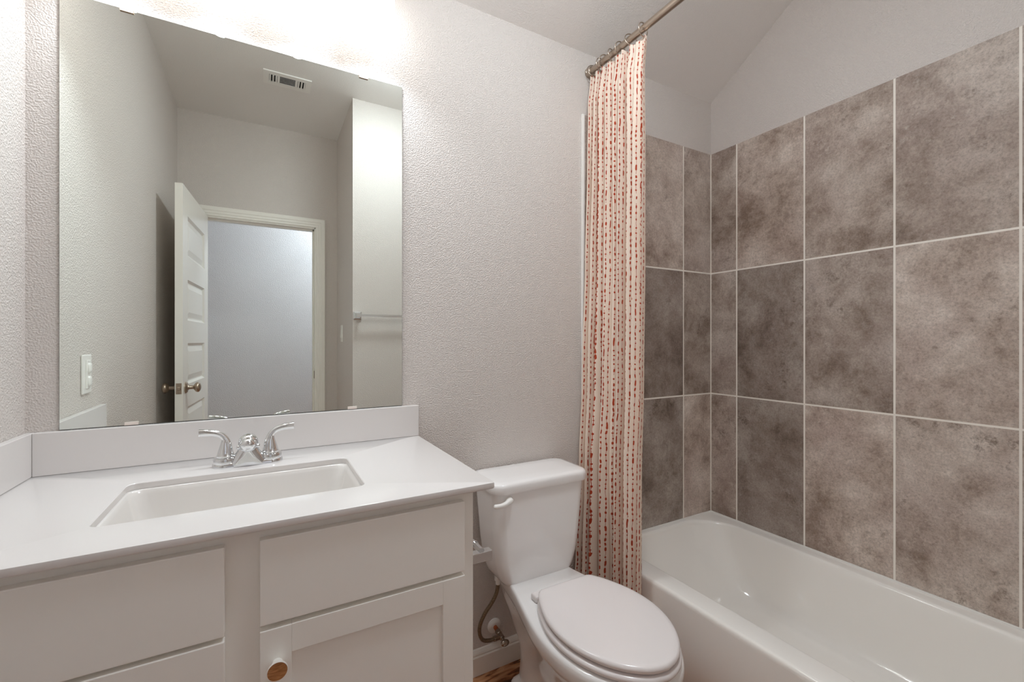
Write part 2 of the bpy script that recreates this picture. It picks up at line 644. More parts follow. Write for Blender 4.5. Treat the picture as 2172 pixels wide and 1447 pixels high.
def tile_cells_back():
    xs = [1.182, 1.4896, 1.7976, 2.0042]
    return xs


bm = B()
xs = [1.182, 1.4896, 1.7976, 2.0036]
for i in range(3):
    for k in range(3):
        bx(bm, xs[i] + (G if i else 0), xs[i + 1] - G, -0.0075, -0.001, TZ[k] + (G if k else 0), TZ[k + 1] - (G if k < 2 else 0), 0.0007, 1)
bx(bm, 1.182, 2.0036, -0.0071, -0.0005, TZ[0], TZ[3] - 0.0006, mi=1)
obj('tile_cladding', bm, ['tile', 'grout'], wall_back, label='grey-brown stone-look wall tiles with pale grout')
bm = B()
ys = [-0.0070, -0.1436 - 0.0064, -0.4516 - 0.0064, -0.7596 - 0.0064, -1.0676 - 0.0064, -1.3756 - 0.0064, YN]
for i in range(6):
    for k in range(3):
        bx(bm, 2.0036, 2.0135, ys[i + 1] + G, ys[i] - G, TZ[k] + (G if k else 0), TZ[k + 1] - (G if k < 2 else 0), 0.0007, 1)
bx(bm, 2.0040, 2.0138, YN, -0.0070, TZ[0], TZ[3] - 0.0006, mi=1)
obj('tile_cladding', bm, ['tile', 'grout'], wall_right, label='grey-brown stone-look wall tiles with pale grout')
bm = B()
bx(bm, 1.170, 1.1815, -0.011, -0.0003, 0.09, 2.181, 0.0015)
struct(obj('trim_1', bm, 'whiteplastic'), 'white vertical edge strip where the wall tiles end behind the curtain', 'trim')


# ---- baseboards
def baseboard(name, pts, label):
    """Colonial profile run along a straight line p->q, room side given by normal."""
    p, q, nrm = (Vector(a) for a in pts)
    prof = [(0, 0), (0.0135, 0), (0.0135, 0.066), (0.0095, 0.070), (0.0105, 0.075), (0.0085, 0.081), (0.004, 0.089), (0, 0.092)]
    bm = B()
    ringloft(bm, [[e + nrm * d + Vector((0, 0, FL + z)) for d, z in prof] for e in (p, q)], True, True, True)
    return struct(obj(name, bm, 'trim'), label, 'baseboard')


baseboard('baseboard_back', ((0.42, 0, 0), (1.236, 0, 0), (0, -1, 0)), 'white moulded baseboard on the back wall beside the toilet')
baseboard('baseboard_near', ((XJ + 0.014, YN, 0), (1.236, YN, 0), (0, 1, 0)), 'white baseboard under the towel bar')
baseboard('baseboard_return', ((XJ, YD, 0), (XJ, YN, 0), (-1, 0, 0)), 'white baseboard on the return wall')
baseboard('baseboard_left', ((XL, YD, 0), (XL, -0.562, 0), (1, 0, 0)), 'white baseboard on the left wall behind the door')
baseboard('baseboard_hall', ((-2.5, YH, 0), (2.5, YH, 0), (0, 1, 0)), 'white baseboard of the hall wall')

# ---- door casing and jamb (trim_2) with strike plate
bm = B()
prof = [(0.0, 0.0), (0.0, 0.007), (0.006, 0.0105), (0.016, 0.0105), (0.020, 0.014), (0.034, 0.0145), (0.040, 0.018), (0.060, 0.0185), (0.065, 0.015), (0.065, 0.0)]
for (yy, sg) in ((YD, 1), (YD - T, -1)):
    R = []
    for d, t in prof:
        y = yy + sg * t
        a, b, z = DX0 + 0.004 - d, DX1 - 0.004 + d, DZ - 0.004 + d
        R.append([(a, y, FL), (a, y, z), (b, y, z), (b, y, FL)])
    ringloft(bm, R, False)
for (x0, x1) in ((DX0 - 0.002, DX0 + 0.012), (DX1 - 0.012, DX1 + 0.002)):
    bx(bm, x0, x1, YD - T - 0.001, YD + 0.001, FL, DZ)
bx(bm, DX0, DX1, YD - T - 0.001, YD + 0.001, DZ - 0.012, DZ + 0.002)
# stop
bx(bm, DX0 + 0.012, DX0 + 0.022, YD - 0.075, YD - 0.040, FL, DZ - 0.012)
bx(bm, DX1 - 0.022, DX1 - 0.012, YD - 0.075, YD - 0.040, FL, DZ - 0.012)
bx(bm, DX0 + 0.012, DX1 - 0.012, YD - 0.075, YD - 0.040, DZ - 0.022, DZ - 0.012)
casing = struct(obj('trim_2', bm, 'trim'), 'white moulded casing around the doorway, seen in the mirror', 'trim')
bm = B()
bx(bm, DX1 - 0.0138, DX1 - 0.0115, YD - 0.034, YD + 0.002, 0.940, 0.998, 0.001)
obj('strike_plate', bm, 'strike', casing, label='satin nickel strike plate')

# ---- door leaf, swung open along the left wall
DW, DT, DH = 0.690, 0.035, 2.058
hinge = Vector((-0.3285, YD + 0.012, 0))
free = Vector((-0.372, 0, 0))
ang = math.atan2(0.0475, DW)
MD = Matrix.Translation(hinge) @ Matrix.Rotation(ang, 4, 'Z')   # local: +y along the leaf from hinge to free edge, x from -DT to 0


def door_leaf():
    bm = B()
    z0 = FL + 0.010
    sw = 0.112
    tops = []
    z = z0 + DH - 0.148
    ph = 0.226
    for i in range(5):
        tops.append(z)
        z -= 0.352
    bx(bm, -DT, 0, 0, sw, z0, z0 + DH, mat=MD)
    bx(bm, -DT, 0, DW - sw, DW, z0, z0 + DH, mat=MD)
    edges = [z0 + DH] + [e for t_ in tops for e in (t_, t_ - ph)] + [z0]
    for a, b in zip(edges[0::2], edges[1::2]):
        bx(bm, -DT, 0, sw, DW - sw, b, a, mat=MD)
    for t_ in tops:
        y0, y1, a, b = sw, DW - sw, t_ - ph, t_
        for sx in (0, -DT):
            s = -1 if sx == 0 else 1
            def ring(ins, dep):
                return [MD @ Vector((sx + s * dep, yy, zz)) for yy, zz in ((y0 + ins, a + ins), (y1 - ins, a + ins), (y1 - ins, b - ins), (y0 + ins, b - ins))]
            ringloft(bm, [ring(0, 0), ring(0.012, 0.012), ring(0.019, 0.012), ring(0.048, 0.004)], True, False, True)
    return bm


door = struct(obj('door_1', door_leaf(), 'trim', origin=hinge), 'white five-panel door standing open by the left wall, seen in the mirror', 'door')


def local_lathe(bm, prof, o, axis, **k):
    lathe(bm, prof, MD @ Vector(o), MD.to_3x3() @ Vector(axis), **k)


kz = 0.969
for s, x in ((1, 0), (-1, -DT)):
    bm = B()
    local_lathe(bm, [(0, 0.031), (0.004, 0.031), (0.009, 0.026), (0.011, 0.014), (0.016, 0.0105), (0.036, 0.0105), (0.040, 0.016), (0.046, 0.024), (0.053, 0.0275), (0.060, 0.0265), (0.066, 0.020), (0.0695, 0.010), (0.0705, 0.0)], (x, DW - 0.062, kz), (s, 0, 0))
    obj('door_knob', bm, 'darknickel', door, smooth=40, label='satin nickel round knob')
bm = B()
bx(bm, -DT / 2 - 0.0125, -DT / 2 + 0.0125, DW - 0.001, DW + 0.0015, kz - 0.029, kz + 0.029, 0.0006, mat=MD)
bx(bm, -DT / 2 - 0.007, -DT / 2 + 0.007, DW, DW + 0.010, kz - 0.009, kz + 0.009, 0.003, mat=MD)
for dz in (-0.021, 0.021):
    local_lathe(bm, [(0, 0.0035), (0.0012, 0.003)], (-DT / 2, DW + 0.0014, kz + dz), (0, 1, 0), n=12)
obj('latch_plate', bm, 'darknickel', door, label='satin nickel latch plate')
for z in (0.25, 1.05, 1.85):
    bm = B()
    local_lathe(bm, [(0, 0.006), (0.09, 0.006)], (-DT - 0.004, -0.003, z), (0, 0, 1), n=12)
    obj('hinge', bm, 'darknickel', door, label='satin nickel hinge')

# ================================================================== VANITY
ZC = 0.9010                    # counter top surface
CT = 0.0145
XV = 0.4195                    # right side of the cabinet
YF = -0.556                    # face frame
YP = -0.575                    # door and drawer fronts
van = thing('vanity_cabinet', 'white painted vanity cabinet with drawers and a shaker door under the sink', 'cabinet', (0, -0.28, FL))
bm = B()
zt = ZC - CT - 0.0005
zb = FL + 0.10
bx(bm, XL + 0.0015, XL + 0.018, YF + 0.02, -0.002, FL, zt)
bx(bm, XV - 0.018, XV, YF + 0.02, -0.002, FL, zt)
bx(bm, XL + 0.018, XV - 0.018, -0.012, -0.002, FL, zt - 0.15)
bx(bm, XL + 0.018, XV - 0.018, YF + 0.02, -0.012, zb, zb + 0.016)
bx(bm, XL + 0.018, XV - 0.018, YF + 0.075, YF + 0.090, FL, zb)
obj('carcass', bm, 'cab', van)
bm = B()
bx(bm, XL + 0.0015, XL + 0.045, YF, YF + 0.02, zb, zt)
bx(bm, -0.072, 0.006, YF, YF + 0.02, zb, zt)
bx(bm, XV - 0.040, XV, YF, YF + 0.02, zb, zt)
for a, b in ((0.848, zt), (0.690, 0.725), (zb, zb + 0.04)):
    bx(bm, XL + 0.045, -0.072, YF, YF + 0.02, a, b)
    bx(bm, 0.006, XV - 0.040, YF, YF + 0.02, a, b)
bx(bm, XL + 0.045, -0.072, YF, YF + 0.02, 0.395, 0.43)
obj('face_frame', bm, 'cab', van)
for (z0, z1) in ((0.7105, 0.8655), (0.418, 0.7025), (0.112, 0.410)):
    bm = B()
    bx(bm, XL + 0.030, -0.0595, YP, YF - 0.0005, z0, z1, 0.0018)
    obj('drawer', bm, 'cab', van)
bm = B()
bx(bm, -0.0065, 0.3915, YP, YF - 0.0005, 0.7105, 0.8655, 0.0018)
obj('false_drawer_front', bm, 'cab', van)
bm = B()
x0, x1, z0, z1, w = -0.0065, 0.3915, 0.112, 0.7010, 0.0515
bx(bm, x0, x0 + w, YP, YF - 0.0005, z0, z1, 0.0014)
bx(bm, x1 - w, x1, YP, YF - 0.0005, z0, z1, 0.0014)
bx(bm, x0 + w, x1 - w, YP, YF - 0.0005, z1 - w, z1, 0.0008)
bx(bm, x0 + w, x1 - w, YP, YF - 0.0005, z0, z0 + w, 0.0008)
bx(bm, x0 + w - 0.003, x1 - w + 0.003, YP + 0.0075, YF - 0.002, z0 + w - 0.003, z1 - w + 0.003)
vdoor = obj('door', bm, 'cab', van)
bm = B()
ko = (0.021, YP, 0.6365)
lathe(bm, [(0, 0.0095), (0.004, 0.0095), (0.012, 0.0125), (0.019, 0.0165), (0.0225, 0.0172)], ko, (0, -1, 0), 40, 0, True, False)
lathe(bm, [(0.0225, 0.0172), (0.0232, 0.0168), (0.0234, 0.0160)], ko, (0, -1, 0), 40, 0, False, False)
lathe(bm, [(0.0234, 0.0160), (0.0230, 0.0156), (0.0230, 0.0001)], ko, (0, -1, 0), 40, 1, False, True)
obj('knob', bm, ['cab', 'knobwood'], vdoor, smooth=30, label='round knob with a natural wood face')

# ---- countertop with sink cut-out
SX0, SX1, SY0, SY1 = -0.2660, 0.1985, -0.4640, -0.1935
CX0, CX1, CY0, CY1 = XL + 0.0005, 0.4600, -0.5870, -0.0005
sc_ = ((SX0 + SX1) / 2, (SY0 + SY1) / 2)


def angles_for(polys, c, n=160):
    A = set(round(-PI + 2 * PI * i / n, 6) for i in range(n))
    for poly in polys:
        for p in poly:
            A.add(round(math.atan2(p[1] - c[1], p[0] - c[0]), 6))
    A = sorted(A)
    out = [A[0]]
    for a in A[1:]:
        if a - out[-1] > 0.0015:
            out.append(a)
    return out


hole = rrect_pts(SX0, SX1, SY0, SY1, 0.020, 8)
outer = rrect_pts(CX0, CX1, CY0, CY1, 0.0015, 2)
A = angles_for([hole, outer], sc_, 120)


def cring(x0, x1, y0, y1, r, z):
    return [(p[0], p[1], z) for p in ray_ring(rrect_pts(x0, x1, y0, y1, r, 8), sc_, A)]


counter = thing('countertop', 'white quartz vanity countertop with low backsplash, around the sink', 'countertop', (0, -0.28, ZC - CT))
bm = B()
e = 0.0022
R = [cring(CX0 + e, CX1 - e, CY0 + e, CY1 - e, 0.003, ZC), cring(SX0 - 0.0015, SX1 + 0.0015, SY0 - 0.0015, SY1 + 0.0015, 0.0205, ZC), cring(SX0, SX1, SY0, SY1, 0.020, ZC - 0.0015),
     cring(SX0, SX1, SY0, SY1, 0.020, ZC - CT), cring(CX0 + e, CX1 - e, CY0 + e, CY1 - e, 0.003, ZC - CT), cring(CX0 + 0.0005, CX1 - 0.0005, CY0 + 0.0005, CY1 - 0.0005, 0.003, ZC - CT + 0.0015), cring(CX0, CX1, CY0, CY1, 0.003, ZC - CT + 0.003), cring(CX0, CX1, CY0, CY1, 0.003, ZC - 0.003), cring(CX0 + 0.0006, CX1 - 0.0006, CY0 + 0.0006, CY1 - 0.0006, 0.003, ZC - 0.0007)]
ringloft(bm, R, True, torus=True)
obj('slab', bm, 'quartz', counter, smooth=35)
bm = B()
bx(bm, -0.4785, 0.4600, -0.0200, -0.0008, ZC + 0.0003, 1.0045, 0.0016)
obj('backsplash', bm, 'quartz', counter)
bm = B()
bx(bm, XL + 0.0008, -0.4788, -0.5650, -0.0008, ZC + 0.0003, 1.0045, 0.0016)
obj('side_splash', bm, 'quartz', counter)

# ---- undermount sink
sink = thing('sink', 'white rectangular undermount porcelain sink set into the countertop', 'sink', (sc_[0], sc_[1], ZC - 0.16))
zs = ZC - CT
spec = [  # inset x, inset y, radius, z
    (-0.022, -0.018, 0.030, zs - 0.0005), (0.002, 0.002, 0.022, zs - 0.0005), (0.0045, 0.0045, 0.024, zs - 0.003), (0.008, 0.007, 0.028, zs - 0.012), (0.017, 0.013, 0.032, zs - 0.045), (0.029, 0.021, 0.036, zs - 0.085),
    (0.037, 0.027, 0.040, zs - 0.105), (0.050, 0.040, 0.045, zs - 0.118), (0.072, 0.060, 0.045, zs - 0.124), (0.130, 0.095, 0.03, zs - 0.127), (0.205, 0.115, 0.018, zs - 0.129)]
R = [cring(SX0 + ix, SX1 - ix, SY0 + iy, SY1 - iy, r, z) for ix, iy, r, z in spec]
R += [cring(SX0 - 0.012, SX1 + 0.012, SY0 - 0.012, SY1 + 0.012, 0.03, zs - 0.012)]
bm = B()
ringloft(bm, R[:-1], True, False, True)
# outside skin
S2 = [R[0], R[-1], cring(SX0 + 0.02, SX1 - 0.02, SY0 + 0.012, SY1 - 0.012, 0.04, zs - 0.11), cring(SX0 + 0.06, SX1 - 0.06, SY0 + 0.05, SY1 - 0.05, 0.04, zs - 0.136)]
ringloft(bm, S2, True, False, True)
bmesh.ops.remove_doubles(bm, verts=bm.verts, dist=1e-5)
obj('basin', bm, 'sinkglaze', sink, smooth=50)
bm = B()
lathe(bm, [(0, 0.024), (0.0025, 0.022), (0.0025, 0.016), (0.001, 0.015), (0.004, 0.013), (0.0055, 0.0)], (sc_[0], sc_[1], zs - 0.1285), (0, 0, 1), 32)
obj('drain', bm, 'chrome', sink, smooth=40, label='chrome drain stopper')

# ---- faucet
FX, FY = -0.0355, -0.128
fau = thing('faucet', 'chrome two-handle faucet on the countertop behind the sink', 'faucet', (FX, FY, ZC))
bm = B()
st = lambda hx, hy, z, k=24: [(FX + sx * (hx - hy) + hy * math.cos(a), FY + hy * math.sin(a), z) for sx, a0 in ((1, -PI / 2), (-1, PI / 2)) for a in [a0 + PI * i / k for i in range(k + 1)]]
ringloft(bm, [st(0.0805, 0.0285, ZC + 0.0002), st(0.0805, 0.0285, ZC + 0.003), st(0.079, 0.027, ZC + 0.008), st(0.076, 0.024, ZC + 0.0105), st(0.070, 0.020, ZC + 0.0115)], True, True, True)
obj('base', bm, 'chrome', fau, smooth=50)
# spout: flared skirt rising into a short forward nose
bm = B()


def ell(cx, cy, cz, rx, ry, n=36, p=2.0):
    out = []
    for i in range(n):
        a = 2 * PI * i / n
        c_, s_ = math.cos(a), math.sin(a)
        out.append((cx + rx * math.copysign(abs(c_) ** (2 / p), c_), cy + ry * math.copysign(abs(s_) ** (2 / p), s_), cz))
    return out


ringloft(bm, [ell(FX, FY - 0.003, ZC + 0.0015, 0.0470, 0.0290, p=3.0), ell(FX, FY - 0.004, ZC + 0.006, 0.0450, 0.0285, p=2.9), ell(FX, FY - 0.008, ZC + 0.022, 0.0345, 0.0245, p=2.6), ell(FX, FY - 0.011, ZC + 0.038, 0.0250, 0.0215, p=2.3), ell(FX, FY - 0.012, ZC + 0.0455, 0.0215, 0.0205), ell(FX, FY - 0.012, ZC + 0.0465, 0.0235, 0.0225), ell(FX, FY - 0.012, ZC + 0.0500, 0.0240, 0.0230), ell(FX, FY - 0.012, ZC + 0.0510, 0.0226, 0.0216), ell(FX, FY - 0.012, ZC + 0.0580, 0.0228, 0.0218)], True, True, True)
sph = [(0.0230 * math.sin(a), -0.0230 * math.cos(a)) for a in [PI * k / 20 for k in range(21)]]
lathe(bm, [(d, r) for r, d in sph], (FX, FY - 0.013, ZC + 0.0575), (0, 0, 1), 40, 0, False, False)
tube(bm, [(FX, FY - 0.010, ZC + 0.0545), (FX, FY - 0.030, ZC + 0.0530), (FX, FY - 0.040, ZC + 0.0505), (FX, FY - 0.0430, ZC + 0.0490)], [0.0215, 0.0190, 0.0120, 0.003], 28)
for s in (-1, 1):
    lathe(bm, [(0, 0.0050), (0.006, 0.0050), (0.0075, 0.0030), (0.0076, 0.0)], (FX + s * 0.0190, FY - 0.020, ZC + 0.0485), (s, -0.2, 0), 16)
obj('spout', bm, 'chrome', fau, smooth=60)
for s in (-1, 1):
    hx = FX + s * 0.0510
    bm = B()
    lathe(bm, [(0.008, 0.0268), (0.0100, 0.0272), (0.0200, 0.0268), (0.0225, 0.0255), (0.0235, 0.0225), (0.0240, 0.0205), (0.0280, 0.0205), (0.0295, 0.0192), (0.038, 0.0172), (0.048, 0.0142), (0.058, 0.0110), (0.066, 0.0088), (0.071, 0.0050), (0.072, 0.0)], (hx, FY, ZC), (0, 0, 1), 40)
    h = obj('handle', bm, 'chrome', fau, smooth=40)
    bm = B()
    tube(bm, [(hx - s * 0.0085, FY - 0.010, ZC + 0.030), (hx - s * 0.0065, FY - 0.006, ZC + 0.050), (hx - s * 0.001, FY - 0.001, ZC + 0.067), (hx + s * 0.009, FY + 0.001, ZC + 0.0795), (hx + s * 0.0240, FY, ZC + 0.0865), (hx + s * 0.0410, FY - 0.002, ZC + 0.0895), (hx + s * 0.0570, FY - 0.004, ZC + 0.0905)], [0.0078, 0.0085, 0.0078, 0.0074, 0.0078, 0.0086, 0.0092], 22, flat=0.85)
    obj('lever', bm, 'chrome', h, smooth=50)
bm = B()
lathe(bm, [(0, 0.0028), (0.030, 0.0028), (0.031, 0.006), (0.040, 0.006), (0.042, 0.003)], (FX, FY + 0.019, ZC + 0.010), (0, 0, 1), 14)
obj('drain_lift_rod', bm, 'chrome', fau, smooth=40)

# ================================================================== MIRROR
mir = thing('mirror', 'large frameless rectangular mirror on the wall above the countertop', 'mirror', (-0.015, -0.001, 1.0062))
MX0, MX1, MZ0, MZ1 = -0.4355, 0.4070, 1.0062, 2.0795
bm = B()
bx(bm, MX0, MX1, -0.0060, -0.0008, MZ0, MZ1, 0.0006, 1, mi=1)
bm.faces.ensure_lookup_table()
for f in bm.faces:
    f.normal_update()
    if abs(f.normal.y) > 0.99 and f.calc_center_median().y < -0.005:
        f.material_index = 0
obj('glass', bm, ['mirror', 'mirroredge'], mir)
for (x, top) in ((-0.308, 1), (0.281, 1), (-0.2985, 0), (0.2460, 0)):
    bm = B()
    if top:
        bx(bm, x - 0.014, x + 0.014, -0.0100, -0.0066, MZ1 - 0.008, MZ1 + 0.002, 0.0006)
        bx(bm, x - 0.014, x + 0.014, -0.0100, -0.0008, MZ1 + 0.0006, MZ1 + 0.0025, 0.0004)
    else:
        bx(bm, x - 0.014, x + 0.014, -0.0100, -0.0066, MZ0 + 0.0002, MZ0 + 0.0080, 0.0006)
    obj('mirror_clip', bm, 'clipmetal' if top else 'clearplastic', mir)

# ================================================================== VANITY LIGHT
vl = thing('vanity_light', 'four-shade vanity light glowing white on the wall above the mirror', 'light', (-0.009, 0, 2.33))
bm = B()
bx(bm, -0.36, 0.342, -0.022, -0.0005, 2.325, 2.395, 0.006, 3)
obj('back_plate', bm, 'nickel', vl)
SY = -0.103
for sx in (0.3020, 0.0945, -0.1130, -0.3205):
    bm = B()
    tube(bm, [(sx, -0.020, 2.350), (sx, -0.060, 2.366), (sx, SY + 0.012, 2.370), (sx, SY, 2.360), (sx, SY, 2.342)], 0.008, 12)
    lathe(bm, [(0, 0.012), (0.004, 0.027), (0.026, 0.030), (0.028, 0.024)], (sx, SY, 2.343), (0, 0, -1), 28)
    obj('arm', bm, 'nickel', vl, smooth=40)
    bm = B()
    prof = [(0.0, 0.0), (0.0015, 0.020), (0.006, 0.036)]
    lathe(bm, prof, (sx, SY, 2.1700), (0, 0, 1), 40, 1, False, False)
    prof = [(0.006, 0.036), (0.014, 0.0465), (0.026, 0.0515), (0.045, 0.0525), (0.140, 0.0525), (0.152, 0.047), (0.156, 0.030)]
    lathe(bm, prof, (sx, SY, 2.1700), (0, 0, 1), 40, 0, False, True)
    bmesh.ops.remove_doubles(bm, verts=bm.verts, dist=1e-5)
    obj('shade', bm, ['shade', 'shadebottom'], vl, smooth=60)
    sl = bpy.data.lights.new('vanity_bulb', 'SPOT')
    sl.energy = BULB_POWER
    sl.color = BULB_COLOR
    sl.spot_size = math.radians(146)
    sl.spot_blend = 0.7
    sl.shadow_soft_size = 0.030
    so = bpy.data.objects.new('vanity_bulb', sl)
    C.objects.link(so)
    so.parent = vl
    so.location = Vector((sx, SY, 2.1660)) - Vector(vl.location)

# ================================================================== BATHTUB
tub = thing('bathtub', 'white alcove bathtub along the tiled wall, behind the curtain and toilet', 'bathtub', (1.62, -0.73, FL))
TX0, TX1, TY0, TY1, TZR = 1.2395, 2.0030, YN + 0.0015, -0.0085, 0.3475
tc = (1.63, -0.72)
rects = {}


def tring(x0, x1, y0, y1, r, z):
    return [(p[0], p[1], z) for p in ray_ring(rrect_pts(x0, x1, y0, y1, r, 20), tc, TA)]


TA = angles_for([rrect_pts(TX0, TX1, TY0, TY1, 0.002, 1), rrect_pts(1.325, 1.945, -1.38, -0.03, 0.19, 20)], tc, 220)
# x0 x1 y0 y1 r(near-left, near-right, far-right, far-left) z
prof_o = [(TX0 + 0.010, TX1, TY0, TY1, 0.001, FL), (TX0 + 0.010, TX1, TY0, TY1, 0.001, FL + 0.06), (TX0 + 0.004, TX1, TY0, TY1, 0.001, FL + 0.072), (TX0 + 0.001, TX1, TY0, TY1, 0.001, 0.20), (TX0, TX1, TY0, TY1, 0.001, TZR - 0.020), (TX0 + 0.0006, TX1, TY0, TY1, 0.001, TZR - 0.012), (TX0 + 0.003, TX1, TY0, TY1, 0.001, TZR - 0.0055), (TX0 + 0.007, TX1, TY0, TY1, 0.001, TZR - 0.0016), (TX0 + 0.013, TX1 - 0.0005, TY0 + 0.0005, TY1 - 0.0005, 0.001, TZR), (TX0 + 0.040, TX1 - 0.0105, TY0 + 0.0105, TY1 - 0.005, 0.01, TZR + 0.0004)]
inner = [
    (1.3180, 1.9540, -1.392, -0.0265, 0.183, TZR + 0.0005), (1.3245, 1.9480, -1.387, -0.0300, 0.180, TZR - 0.0008), (1.3275, 1.9440, -1.384, -0.0330, 0.178, TZR - 0.004), (1.3292, 1.9400, -1.382, -0.0370, 0.176, TZR - 0.010),
    (1.3320, 1.9350, -1.378, -0.0440, 0.172, TZR - 0.028), (1.3390, 1.9270, -1.370, -0.0720, 0.168, 0.270), (1.3470, 1.9190, -1.362, -0.1120, 0.160, 0.215), (1.3560, 1.9100, -1.354, -0.1560, 0.152, 0.160), (1.3660, 1.9000, -1.345, -0.1960, 0.145, 0.115), (1.3810, 1.8860, -1.333, -0.2300, 0.140, 0.086), (1.4020, 1.8650, -1.315, -0.2600, 0.135, 0.070), (1.4300, 1.8380, -1.290, -0.2950, 0.120, 0.0615), (1.50, 1.77, -1.22, -0.38, 0.09, 0.0580), (1.58, 1.69, -1.05, -0.60, 0.04, 0.0570)]
dense = catmull([list(i) for i in inner], 4)
bm = B()
R = [tring(*p) for p in prof_o] + [tring(*d) for d in dense]
ringloft(bm, R, True, False, True)
obj('tub_shell', bm, 'enamel', tub, smooth=42)
bm = B()
lathe(bm, [(0, 0.030), (0.003, 0.028), (0.004, 0.0)], (1.635, -1.13, 0.0585), (0, 0, 1), 28)
obj('drain', bm, 'chrome', tub, smooth=40, label='chrome drain')
bm = B()
bx(bm, TX0 + 0.02, TX1, -0.0120, -0.0072, TZR - 0.001, TZR + 0.0055, 0.0015)
bx(bm, 1.9985, 2.0040, TY0, -0.0075, TZR - 0.001, TZR + 0.0055, 0.0015)
obj('caulk_bead', bm, 'whiteplastic', tub)

# ================================================================== CURTAIN ROD, RINGS, CURTAIN
RX, RZ = 1.210, 2.366
rod = thing('curtain_rod', 'straight brushed nickel shower rod running from the back wall above the tub', 'rod', (RX, -0.72, RZ))
bm = B()
lathe(bm, [(0.006, 0.0130), (0.70, 0.0130), (0.701, 0.0142), (1.4445, 0.0142)], (RX, 0, RZ), (0, -1, 0), 28)
obj('pole', bm, 'nickel', rod, smooth=40)
for y, s in ((-0.0005, -1), (YN + 0.0005, 1)):
    bm = B()
    lathe(bm, [(0, 0.0200), (0.008, 0.0200), (0.009, 0.0188), (0.024, 0.0180), (0.026, 0.0150)], (RX, y, RZ), (0, s, 0), 32)
    obj('flange', bm, 'nickel', rod, smooth=35)
ring_y = [-0.030, -0.078, -0.100, -0.146, -0.192, -0.250, -0.312]
ORD = ['first', 'second', 'third', 'fourth', 'fifth', 'sixth', 'last']
bm = B()
torus_bm(bm, (RX, 0, RZ - 0.0030), (0.0, 1.0, 0.0), 0.0250, 0.0021, 36, 8)
ring0 = obj('curtain_ring', bm, 'nickel', None, origin=(RX, 0, RZ - 0.0030), smooth=60)
for i, y in enumerate(ring_y):
    o = ring0 if i == 0 else ring0.copy()
    if i:
        C.objects.link(o)
    o.location = (RX, y, RZ - 0.0030)
    o.rotation_euler = (0.10 * ((i * 37) % 5 - 2), 0, 0.25 * ((i * 53) % 5 - 2) / 2)
    where = {0: 'brushed nickel ring on the curtain rod, nearest the back wall', 6: 'brushed nickel ring on the curtain rod, at the free edge of the curtain'}.get(i, 'brushed nickel ring on the curtain rod, %s from the back wall' % ORD[i])
    tag(o, where, 'ring', 'rings holding the shower curtain')


